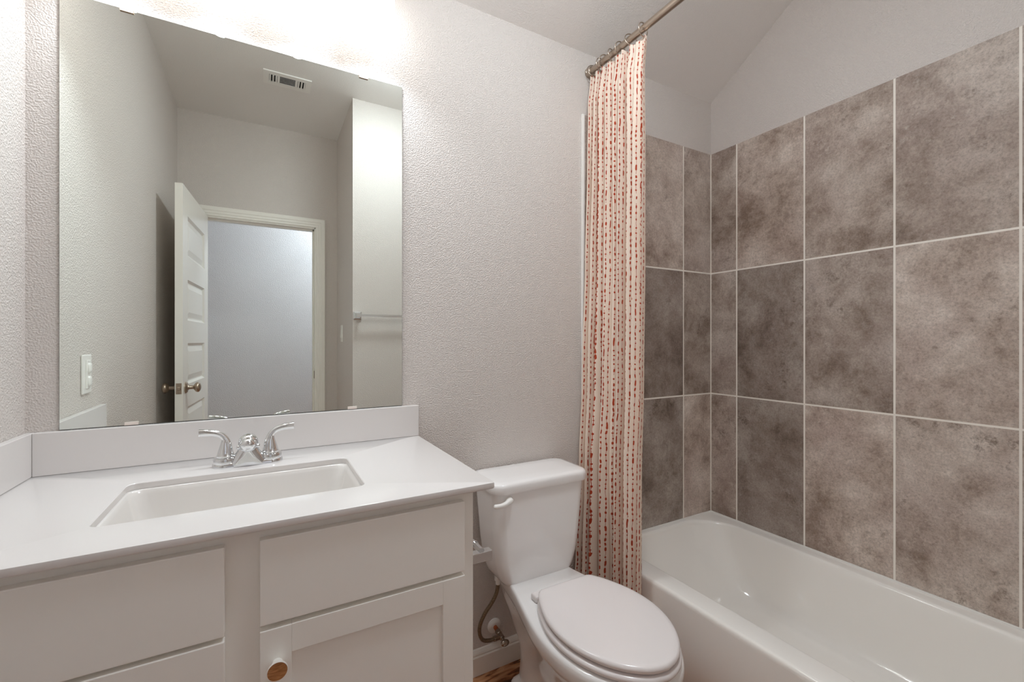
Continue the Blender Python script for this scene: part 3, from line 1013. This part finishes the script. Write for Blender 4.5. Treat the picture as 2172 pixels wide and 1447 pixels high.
def curtain():
    rng = np.random.RandomState(5)
    nk = 17                                      # fold control points across the width
    zs_ = [2.340, 2.20, 1.95, 1.55, 1.10, 0.70, 0.36, 0.045]
    ys0 = np.linspace(-0.030, -0.331, nk)
    jy = rng.uniform(-0.0085, 0.0085, nk)
    amp = rng.uniform(0.35, 1.35, nk)
    amp[[4, 5, 9, 13]] *= 1.3
    rows = []
    for zi, z in enumerate(zs_):
        f = (2.340 - z) / 2.3
        yl = -0.026 - 0.004 * f
        yr = -0.334 + 0.022 * f
        xl = [1.193, 1.192, 1.188, 1.178, 1.160, 1.145, 1.125, 1.098][zi]
        row = []
        a0 = [0.012, 0.017, 0.021, 0.021, 0.021, 0.023, 0.023, 0.022][zi]
        for k in range(nk):
            s = k / (nk - 1)
            y = yl + (yr - yl) * s + jy[k] * (1 if 0 < k < nk - 1 else 0)
            base = xl + (1.196 - xl) * min(1.0, (s / 0.62)) ** 0.9 if zi > 0 else 1.205
            if zi >= 5:
                base = xl + (1.186 - xl) * min(1.0, s / 0.5) ** 0.9
            a = a0 * amp[k] * (1 if k % 2 else -1)
            a += rng.uniform(-0.0035, 0.0035) * (1.3 if zi <= 1 else 1.0)
            if zi >= 4 and k == 5:
                a = [0.030, 0.055, 0.070, 0.085][zi - 4]
            if zi >= 5 and k in (4, 6):
                a -= 0.008
            if k in (0, nk - 1):
                a *= 0.5
            y += rng.uniform(-0.0025, 0.0025) if 0 < k < nk - 1 else 0
            x = base + a
            if z < 0.42:
                x = min(x, 1.2285)
            row.append((x, y))
        rows.append(row)
    PER = 10
    prof = [np.array(catmull([list(p) for p in r], PER)) for r in rows]
    NU = len(prof[0])
    stack = np.array(prof)                        # (nz, NU, 2)
    NZ = 150
    zz = np.linspace(2.340, 0.045, NZ)
    grid = np.zeros((NZ, NU, 3))
    zarr = np.array(zs_)
    for i, z in enumerate(zz):
        j = int(np.clip(np.searchsorted(-zarr, -z) - 1, 0, len(zs_) - 2))
        t_ = (zarr[j] - z) / (zarr[j] - zarr[j + 1])
        t_ = t_ * t_ * (3 - 2 * t_)
        xy = stack[j] * (1 - t_) + stack[j + 1] * t_
        grid[i, :, :2] = xy
        grid[i, :, 2] = z
    # hem dips a little between the rings
    for u in range(NU):
        y = grid[0, u, 1]
        d = min(abs(y - ry) for ry in ring_y)
        dip = min(0.010, d * 0.45)
        for i in range(12):
            grid[i, u, 2] -= dip * (1 - i / 12)
    ref = prof[3]
    arc = np.concatenate([[0], np.cumsum(np.linalg.norm(np.diff(ref, axis=0), axis=1))])
    bm = B()
    uvl = bm.loops.layers.uv.new('UVMap')
    V = [[bm.verts.new(grid[i, u]) for u in range(NU)] for i in range(NZ)]
    for i in range(NZ - 1):
        for u in range(NU - 1):
            f = bm.faces.new((V[i][u], V[i + 1][u], V[i + 1][u + 1], V[i][u + 1]))
            for lp, (a, b) in zip(f.loops, ((i, u), (i + 1, u), (i + 1, u + 1), (i, u + 1))):
                lp[uvl].uv = (arc[b], grid[a, b, 2])
    o = obj('shower_curtain', bm, 'curtain', None, origin=(1.19, -0.18, 0.045), smooth=180)
    sol = o.modifiers.new('cloth_thickness', 'SOLIDIFY')
    sol.thickness = 0.0012
    sol.offset = 0
    return tag(o, 'cream shower curtain printed with terracotta beaded lines, drawn beside the toilet', 'curtain')


curtain()

# ================================================================== TOILET
TCX = 0.8475
toi = thing('toilet', 'white two-piece toilet with closed lid, between the vanity and the tub', 'toilet', (TCX, -0.40, FL))


def plan(stations, yb, yf, z, n=48, pw=1.0):
    """Closed outline symmetric about TCX. stations: (s, halfwidth) with s from 0 at the back to 1 at the front."""
    S = catmull([(s, w) for s, w in stations], 10)
    pts = [(float(np.clip(p[0], 0, 1)), max(float(p[1]), 0.0)) for p in S]
    left = [(TCX - w, yb + (yf - yb) * s) for s, w in pts]
    right = [(TCX + w, yb + (yf - yb) * s) for s, w in pts][::-1]
    poly = left + right
    # resample by arc length
    P = np.array(poly + [poly[0]])
    d = np.concatenate([[0], np.cumsum(np.linalg.norm(np.diff(P, axis=0), axis=1))])
    t = np.linspace(0, d[-1], n * 2, endpoint=False)
    X = np.interp(t, d, P[:, 0])
    Y = np.interp(t, d, P[:, 1])
    return [(float(x), float(y), z) for x, y in zip(X, Y)]


RIM = [(0.0, 0.106), (0.10, 0.113), (0.22, 0.126), (0.32, 0.142), (0.42, 0.160), (0.52, 0.176), (0.62, 0.183), (0.72, 0.179), (0.82, 0.160), (0.90, 0.128), (0.955, 0.090), (0.985, 0.053), (1.0, 0.0)]
sc_w = lambda prof, k: [(s, w * k) for s, w in prof]
FOOT = [(0.0, 0.070), (0.1, 0.084), (0.3, 0.088), (0.5, 0.096), (0.7, 0.102), (0.85, 0.092), (0.94, 0.062), (0.985, 0.032), (1.0, 0.0)]
COL = [(0.0, 0.050), (0.1, 0.062), (0.3, 0.066), (0.5, 0.074), (0.7, 0.080), (0.85, 0.072), (0.94, 0.050), (0.985, 0.028), (1.0, 0.0)]
MID = [(0.0, 0.072), (0.1, 0.084), (0.25, 0.088), (0.4, 0.094), (0.55, 0.108), (0.7, 0.114), (0.83, 0.102), (0.92, 0.076), (0.98, 0.040), (1.0, 0.0)]
levels = [
    plan(sc_w(FOOT, 1.12), -0.110, -0.560, FL), plan(sc_w(FOOT, 1.11), -0.112, -0.558, FL + 0.018), plan(sc_w(FOOT, 1.02), -0.116, -0.545, FL + 0.030), plan(sc_w(COL, 1.06), -0.125, -0.525, FL + 0.042), plan(COL, -0.130, -0.515, 0.10), plan(sc_w(COL, 1.05), -0.120, -0.525, 0.16),
    plan(sc_w(MID, 0.92), -0.095, -0.570, 0.215), plan(sc_w(MID, 1.08), -0.075, -0.620, 0.270), plan(sc_w(MID, 1.24), -0.065, -0.665, 0.310), plan(sc_w(RIM, 0.860), -0.055, -0.700, 0.333), plan(sc_w(RIM, 0.925), -0.046, -0.725, 0.341), plan(sc_w(RIM, 0.970), -0.041, -0.741, 0.349), plan(sc_w(RIM, 0.995), -0.038, -0.748, 0.364), plan(sc_w(RIM, 1.0), -0.038, -0.750, 0.382), plan(sc_w(RIM, 0.996), -0.038, -0.748, 0.393), plan(sc_w(RIM, 0.980), -0.040, -0.743, 0.3995), plan(sc_w(RIM, 0.945), -0.044, -0.734, 0.4020)]
bm = B()
ringloft(bm, levels, True, True, True)
o = obj('bowl', bm, 'porcelain', toi, smooth=50)

SEAT = [(0.0, 0.0), (0.0015, 0.086), (0.008, 0.0985), (0.09, 0.1225), (0.20, 0.143), (0.32, 0.1585), (0.44, 0.1645), (0.56, 0.162), (0.68, 0.149), (0.79, 0.127), (0.88, 0.098), (0.945, 0.066), (0.983, 0.036), (1.0, 0.0)]


def slab(name, prof, yb, yf, z0, z1, edge, dome=0.0, k=1.0, mat='seatplastic', parent=None):
    rings = []
    for ins, z in ((edge, z0), (edge * 0.35, z0 + edge * 0.35), (0, z0 + edge), (0, z1 - edge), (edge * 0.3, z1 - edge * 0.35), (edge * 0.9, z1 - edge * 0.05), (edge * 2.2, z1 + dome * 0.35), (0.045, z1 + dome * 0.8), (0.09, z1 + dome)):
        w0 = max(w for _, w in prof) * k
        sc2 = (w0 - ins) / w0
        rings.append(plan(sc_w(prof, k * sc2), yb - ins, yf + ins, z))
    bm = B()
    ringloft(bm, rings, True, True, True)
    return obj(name, bm, mat, parent, smooth=50)


slab('seat', SEAT, -0.322, -0.751, 0.4055, 0.4235, 0.007, k=1.03, parent=toi)
slab('lid', SEAT, -0.322, -0.747, 0.4275, 0.4475, 0.008, dome=0.003, parent=toi)
for s in (-1, 1):
    bm = B()
    bx(bm, TCX + s * 0.082 - 0.026, TCX + s * 0.082 + 0.026, -0.324, -0.290, 0.4022, 0.4240, 0.006, 3)
    obj('seat_hinge', bm, 'seatplastic', toi)


def rr3(hx, y0, y1, r, z, cx=TCX, n=10, bow=0.0):
    P = rrect_pts(cx - hx, cx + hx, y0, y1, r, n)
    out = []
    for x, y in P:
        t_ = (x - cx) / hx
        yy = y - (bow * (1 - t_ * t_) if y < (y0 + y1) / 2 else 0)
        out.append((x, yy, z))
    return out


bm = B()
tk = [(0.112, -0.176, -0.045, 0.030, 0.3840), (0.122, -0.181, -0.040, 0.032, 0.3850), (0.134, -0.186, -0.035, 0.034, 0.3920), (0.146, -0.189, -0.032, 0.036, 0.4080), (0.157, -0.191, -0.030, 0.038, 0.4350), (0.166, -0.193, -0.028, 0.038, 0.4700), (0.174, -0.195, -0.026, 0.038, 0.5300), (0.180, -0.197, -0.025, 0.038, 0.6000), (0.186, -0.199, -0.024, 0.038, 0.6700), (0.189, -0.200, -0.024, 0.038, 0.7160)]
ringloft(bm, [rr3(hx, y0, y1, r, z, bow=0.012) for hx, y0, y1, r, z in tk], True, True, True)
obj('tank', bm, 'porcelain', toi, smooth=50)
bm = B()
ld = [(0.192, -0.206, -0.014, 0.036, 0.7165), (0.196, -0.210, -0.012, 0.038, 0.7175), (0.198, -0.212, -0.010, 0.040, 0.7220), (0.1985, -0.2125, -0.010, 0.040, 0.7400), (0.196, -0.210, -0.012, 0.040, 0.7480), (0.190, -0.204, -0.016, 0.038, 0.7520), (0.176, -0.190, -0.026, 0.030, 0.7540), (0.12, -0.15, -0.06, 0.02, 0.7550)]
ringloft(bm, [rr3(hx, y0, y1, r, z, bow=0.014) for hx, y0, y1, r, z in ld], True, True, True)
obj('tank_lid', bm, 'porcelain', toi, smooth=50)
bm = B()
lathe(bm, [(0, 0.0135), (0.004, 0.0135), (0.010, 0.011), (0.016, 0.009)], (0.7085, -0.2010, 0.6950), (0, -1, 0), 24)
tube(bm, [(0.7110, -0.216, 0.6990), (0.7020, -0.2195, 0.6970), (0.6880, -0.2215, 0.6915), (0.6700, -0.2225, 0.6890), (0.6490, -0.2220, 0.6890), (0.6440, -0.2215, 0.6890)], [0.010, 0.0110, 0.0088, 0.0076, 0.0078, 0.003], 18, flat=0.9)
obj('flush_lever', bm, 'whiteplastic', toi, smooth=50)
# small worn maker's mark half hidden by the lid
bm = B()
for i, (dx, l) in enumerate(((0, 0.004), (0.005, 0.003), (0.009, 0.0042), (0.0135, 0.0032), (0.018, 0.0032), (0.0225, 0.0042))):
    bx(bm, 0.8260 + dx, 0.8272 + dx, -0.300 - l, -0.300, 0.4021, 0.4024)
    bx(bm, 0.8260 + dx, 0.8285 + dx, -0.3005, -0.2995, 0.4021, 0.4024)
obj('printed_mark', bm, 'print', toi, label='small grey printed mark beside the lid hinge')
for s in (-1, 1):
    bm = B()
    lathe(bm, [(0, 0.013), (0.010, 0.0125), (0.017, 0.009), (0.019, 0.0)], (TCX + s * 0.098, -0.32, FL + 0.012), (0, 0, 1), 20)
    obj('bolt_cap', bm, 'whiteplastic', toi, smooth=50)

# ================================================================== WATER SUPPLY
ws = thing('water_supply_line', 'braided hose with shut-off valve on the wall between vanity and toilet', 'valve', (0.757, -0.001, 0.150))
bm = B()
lathe(bm, [(0, 0.0275), (0.003, 0.0270), (0.008, 0.021), (0.010, 0.0095)], (0.757, -0.0006, 0.150), (0, -1, 0), 32)
obj('escutcheon', bm, 'whiteplastic', ws, smooth=40)
bm = B()
lathe(bm, [(0.006, 0.0078), (0.036, 0.0078)], (0.757, 0, 0.150), (0, -1, -0.10), 20)
obj('copper_pipe', bm, 'copper', ws, smooth=40)
bm = B()
lathe(bm, [(0.030, 0.0105), (0.044, 0.0105), (0.046, 0.0085), (0.050, 0.010), (0.066, 0.010), (0.068, 0.007), (0.082, 0.006)], (0.757, 0, 0.150), (0, -1, -0.16), 22)
lathe(bm, [(0, 0.0085), (0.022, 0.0080), (0.024, 0.0095), (0.034, 0.0095)], (0.760, -0.058, 0.141), (-1, 0, 0.05), 20)
vb = obj('shutoff_valve', bm, 'brassy', ws, smooth=40)
bm = B()
kr = []
for d, rx, rz in ((0, 0.006, 0.006), (0.002, 0.014, 0.009), (0.006, 0.0165, 0.0115), (0.011, 0.0160, 0.011), (0.014, 0.012, 0.008), (0.0150, 0.004, 0.003)):
    kr.append([(0.757 + rx * math.cos(2 * PI * k / 24), -0.080 - d, 0.1370 - 0.16 * d + rz * math.sin(2 * PI * k / 24)) for k in range(24)])
ringloft(bm, kr, True, True, True)
obj('valve_handle', bm, 'brassy', vb, smooth=60)
bm = B()
tube(bm, [(0.727, -0.058, 0.1425), (0.705, -0.058, 0.1440), (0.681, -0.060, 0.1560), (0.668, -0.063, 0.1830), (0.668, -0.066, 0.2150), (0.684, -0.070, 0.2520), (0.708, -0.076, 0.2860), (0.724, -0.080, 0.3150), (0.730, -0.082, 0.3400), (0.731, -0.082, 0.362)], 0.0068, 16, 8)
obj('hose', bm, 'hose', ws, smooth=60)
bm = B()
lathe(bm, [(0, 0.008), (0.014, 0.0085), (0.015, 0.0125), (0.0312, 0.0125)], (0.7312, -0.082, 0.352), (0, 0, 1), 12)
obj('hose_nut', bm, 'whiteplastic', ws, smooth=30)

# ================================================================== TOILET PAPER HOLDER
tp = thing('toilet_paper_holder', 'chrome square toilet paper holder on the right side of the vanity', 'holder', (XV, -0.37, 0.67))


def sqloft(bm, secs):
    ringloft(bm, [[(x, cy - h, cz - h2), (x, cy + h, cz - h2), (x, cy + h, cz + h2), (x, cy - h, cz + h2)] for x, cy, h, cz, h2 in secs], True, True, True)


for y in (-0.438, -0.280):
    bm = B()
    sqloft(bm, [(XV - 0.0006, y, 0.0230, 0.661, 0.0230), (XV + 0.006, y, 0.0230, 0.661, 0.0230), (XV + 0.010, y, 0.0190, 0.661, 0.0190), (XV + 0.012, y, 0.0120, 0.661, 0.0135), (XV + 0.040, y, 0.0105, 0.661, 0.0125), (XV + 0.104, y, 0.0110, 0.661, 0.0130)])
    bmesh.ops.bevel(bm, geom=list(bm.edges), offset=0.0007, segments=1, affect='EDGES')
    obj('post', bm, 'chrome', tp)
bm = B()
lathe(bm, [(0, 0.0085), (0.158, 0.0085)], (XV + 0.078, -0.438, 0.672), (0, 1, 0), 24)
torus_bm(bm, (XV + 0.078, -0.395, 0.672), (0, 1, 0), 0.0098, 0.0014, 24, 8)
obj('roller', bm, 'chrome', tp, smooth=40)

# ================================================================== TOWEL BAR (seen in the mirror)
tb = thing('towel_bar', 'chrome square-post towel bar on the wall seen in the mirror', 'towel bar', (0.81, YN, 1.383))
for x in (0.5165, 1.10):
    bm = B()
    secs = [(0.0003, 0.0250), (0.007, 0.0250), (0.011, 0.0200), (0.013, 0.0140), (0.050, 0.0115), (0.066, 0.0120)]
    ringloft(bm, [[(x - h, YN + d, 1.383 - h), (x + h, YN + d, 1.383 - h), (x + h, YN + d, 1.383 + h), (x - h, YN + d, 1.383 + h)] for d, h in secs], True, True, True)
    bmesh.ops.bevel(bm, geom=list(bm.edges), offset=0.0007, segments=1, affect='EDGES')
    obj('post', bm, 'chrome', tb)
bm = B()
bx(bm, 0.5275, 1.0890, YN + 0.045, YN + 0.061, 1.375, 1.391, 0.002)
obj('bar', bm, 'chrome', tb)

# ================================================================== SWITCH, OUTLET, VENT
sw = thing('light_switch', 'white light switch plate on the short wall beside the doorway, in the mirror', 'switch', (XJ, -1.875, 1.275))
bm = B()
bx(bm, XJ - 0.006, XJ - 0.0003, -1.912, -1.838, 1.215, 1.335, 0.0025, 2)
obj('plate', bm, 'whiteplastic', sw)
bm = B()
bx(bm, XJ - 0.0085, XJ - 0.0055, -1.8915, -1.8585, 1.242, 1.308, 0.001, 1)
ringloft(bm, [[(XJ - 0.0083, -1.889, 1.245), (XJ - 0.0083, -1.861, 1.245), (XJ - 0.0083, -1.861, 1.305), (XJ - 0.0083, -1.889, 1.305)], [(XJ - 0.0125, -1.888, 1.246), (XJ - 0.0125, -1.862, 1.246), (XJ - 0.0088, -1.862, 1.304), (XJ - 0.0088, -1.888, 1.304)]], True, True, True)
obj('rocker', bm, 'whiteplastic', sw)

ol = thing('wall_outlet', 'white duplex outlet with two plug-in covers on the left wall above the side splash', 'outlet', (XL, -0.414, 1.118))
bm = B()
bx(bm, XL + 0.0003, XL + 0.0065, -0.4540, -0.3740, 1.0560, 1.1800, 0.003, 2)
obj('plate', bm, 'whiteplastic', ol)
bm = B()
bx(bm, XL + 0.0060, XL + 0.0100, -0.4310, -0.3970, 1.0730, 1.1630, 0.0012, 1)
bx(bm, XL + 0.0098, XL + 0.0108, -0.4200, -0.4080, 1.1560, 1.1600)
obj('insert', bm, 'whiteplastic', ol)
for z in (1.0955, 1.1375):
    bm = B()
    rg = []
    for d, kx, kz_ in ((0.0095, 0.0125, 0.0165), (0.0125, 0.0125, 0.0165), (0.0150, 0.0110, 0.0145), (0.0160, 0.006, 0.009)):
        rg.append([(XL + d, -0.414 + kx * math.copysign(abs(math.cos(a)) ** 0.6, math.cos(a)), z + kz_ * math.copysign(abs(math.sin(a)) ** 0.6, math.sin(a))) for a in [2 * PI * i / 28 for i in range(28)]])
    ringloft(bm, rg, True, True, True)
    obj('plug_cover', bm, 'whiteplastic', ol, smooth=50)

VX0, VX1, VY0, VY1 = -0.003, 0.247, -1.520, -1.374
vent = thing('air_vent', 'white rectangular ceiling air vent with slats, seen in the mirror', 'vent', ((VX0 + VX1) / 2, (VY0 + VY1) / 2, CEIL))
bm = B()
zc = CEIL - 0.0004
ix0, ix1, iy0, iy1 = VX0 + 0.030, VX1 - 0.030, VY0 + 0.034, VY1 - 0.034
for a in ((VX0, VX1, VY0, iy0), (VX0, VX1, iy1, VY1), (VX0, ix0, iy0, iy1), (ix1, VX1, iy0, iy1)):
    bx(bm, *a, zc - 0.006, zc)
for xm in (VX0 + 0.078, VX1 - 0.078):
    bx(bm, xm - 0.006, xm + 0.006, iy0, iy1, zc - 0.006, zc)
obj('frame', bm, 'whiteplastic', vent)
bm = B()
bx(bm, ix0, ix1, iy0, iy1, zc - 0.0016, zc - 0.0002)  # thin dark sheet stands in for the shade behind the slats
obj('dark_duct_sheet', bm, 'dark', vent)
for k in range(5):
    y = iy0 + 0.010 + (iy1 - iy0 - 0.020) * k / 4
    bm = B()
    bx(bm, VX0 + 0.084, VX1 - 0.084, -0.0034, 0.0034, -0.0006, 0.0006, mat=Matrix.Translation((0, y, zc - 0.0070)) @ Matrix.Rotation(-0.5, 4, 'X'))
    obj('slat', bm, 'whiteplastic', vent)
for sx in (-1, 1):
    for k in range(3):
        xm = (VX0 + VX1) / 2 + sx * (0.059 + 0.0155 * k)
        bm = B()
        bx(bm, -0.0038, 0.0038, iy0, iy1, -0.0006, 0.0006, mat=Matrix.Translation((xm, 0, zc - 0.0070)) @ Matrix.Rotation(sx * 0.5, 4, 'Y'))
        obj('slat', bm, 'whiteplastic', vent)

# ================================================================== ADDED CEILING LAMPS (HALL, BATHROOM FILL)
hl = thing('added_ceiling_light', 'added unseen round ceiling lamp lighting the hall outside the doorway', 'light', (0.9, -2.75, CEIL))  # unseen lamp, put in to brighten the hall
bm = B()
lathe(bm, [(0, 0.150), (0.022, 0.150), (0.026, 0.145)], (0.9, -2.75, CEIL - 0.0004), (0, 0, -1), 40)
obj('base', bm, 'nickel', hl, smooth=40)
bm = B()
lathe(bm, [(0.024, 0.140), (0.040, 0.135), (0.060, 0.110), (0.075, 0.065), (0.080, 0.0)], (0.9, -2.75, CEIL), (0, 0, -1), 40, 0, False, True)
obj('glass', bm, 'hallglass', hl, smooth=60)
dl = thing('added_ceiling_light', 'added unseen fill lamp on the bathroom ceiling, between vanity and toilet', 'light', (0.68, -0.88, CEIL))  # unseen lamp, put in to lift the light in the whole bathroom
bm = B()
lathe(bm, [(0, 0.160), (0.020, 0.160), (0.024, 0.155)], (0.68, -0.88, CEIL - 0.0004), (0, 0, -1), 40)
obj('base', bm, 'nickel', dl, smooth=40)
bm = B()
lathe(bm, [(0.022, 0.148), (0.040, 0.142), (0.060, 0.115), (0.075, 0.070), (0.080, 0.0)], (0.68, -0.88, CEIL), (0, 0, -1), 40, 0, False, True)
obj('glass', bm, 'filldomeglass', dl, smooth=60)
ld_ = bpy.data.lights.new('hall_fill_light', 'POINT')  # point light added below the hall lamp
ld_.energy = HALL_POWER
ld_.color = HALL_COLOR
ld_.shadow_soft_size = 0.10
lo = bpy.data.objects.new('hall_fill_light', ld_)
C.objects.link(lo)
lo.parent = hl
lo.location = (0, 0, -0.20)
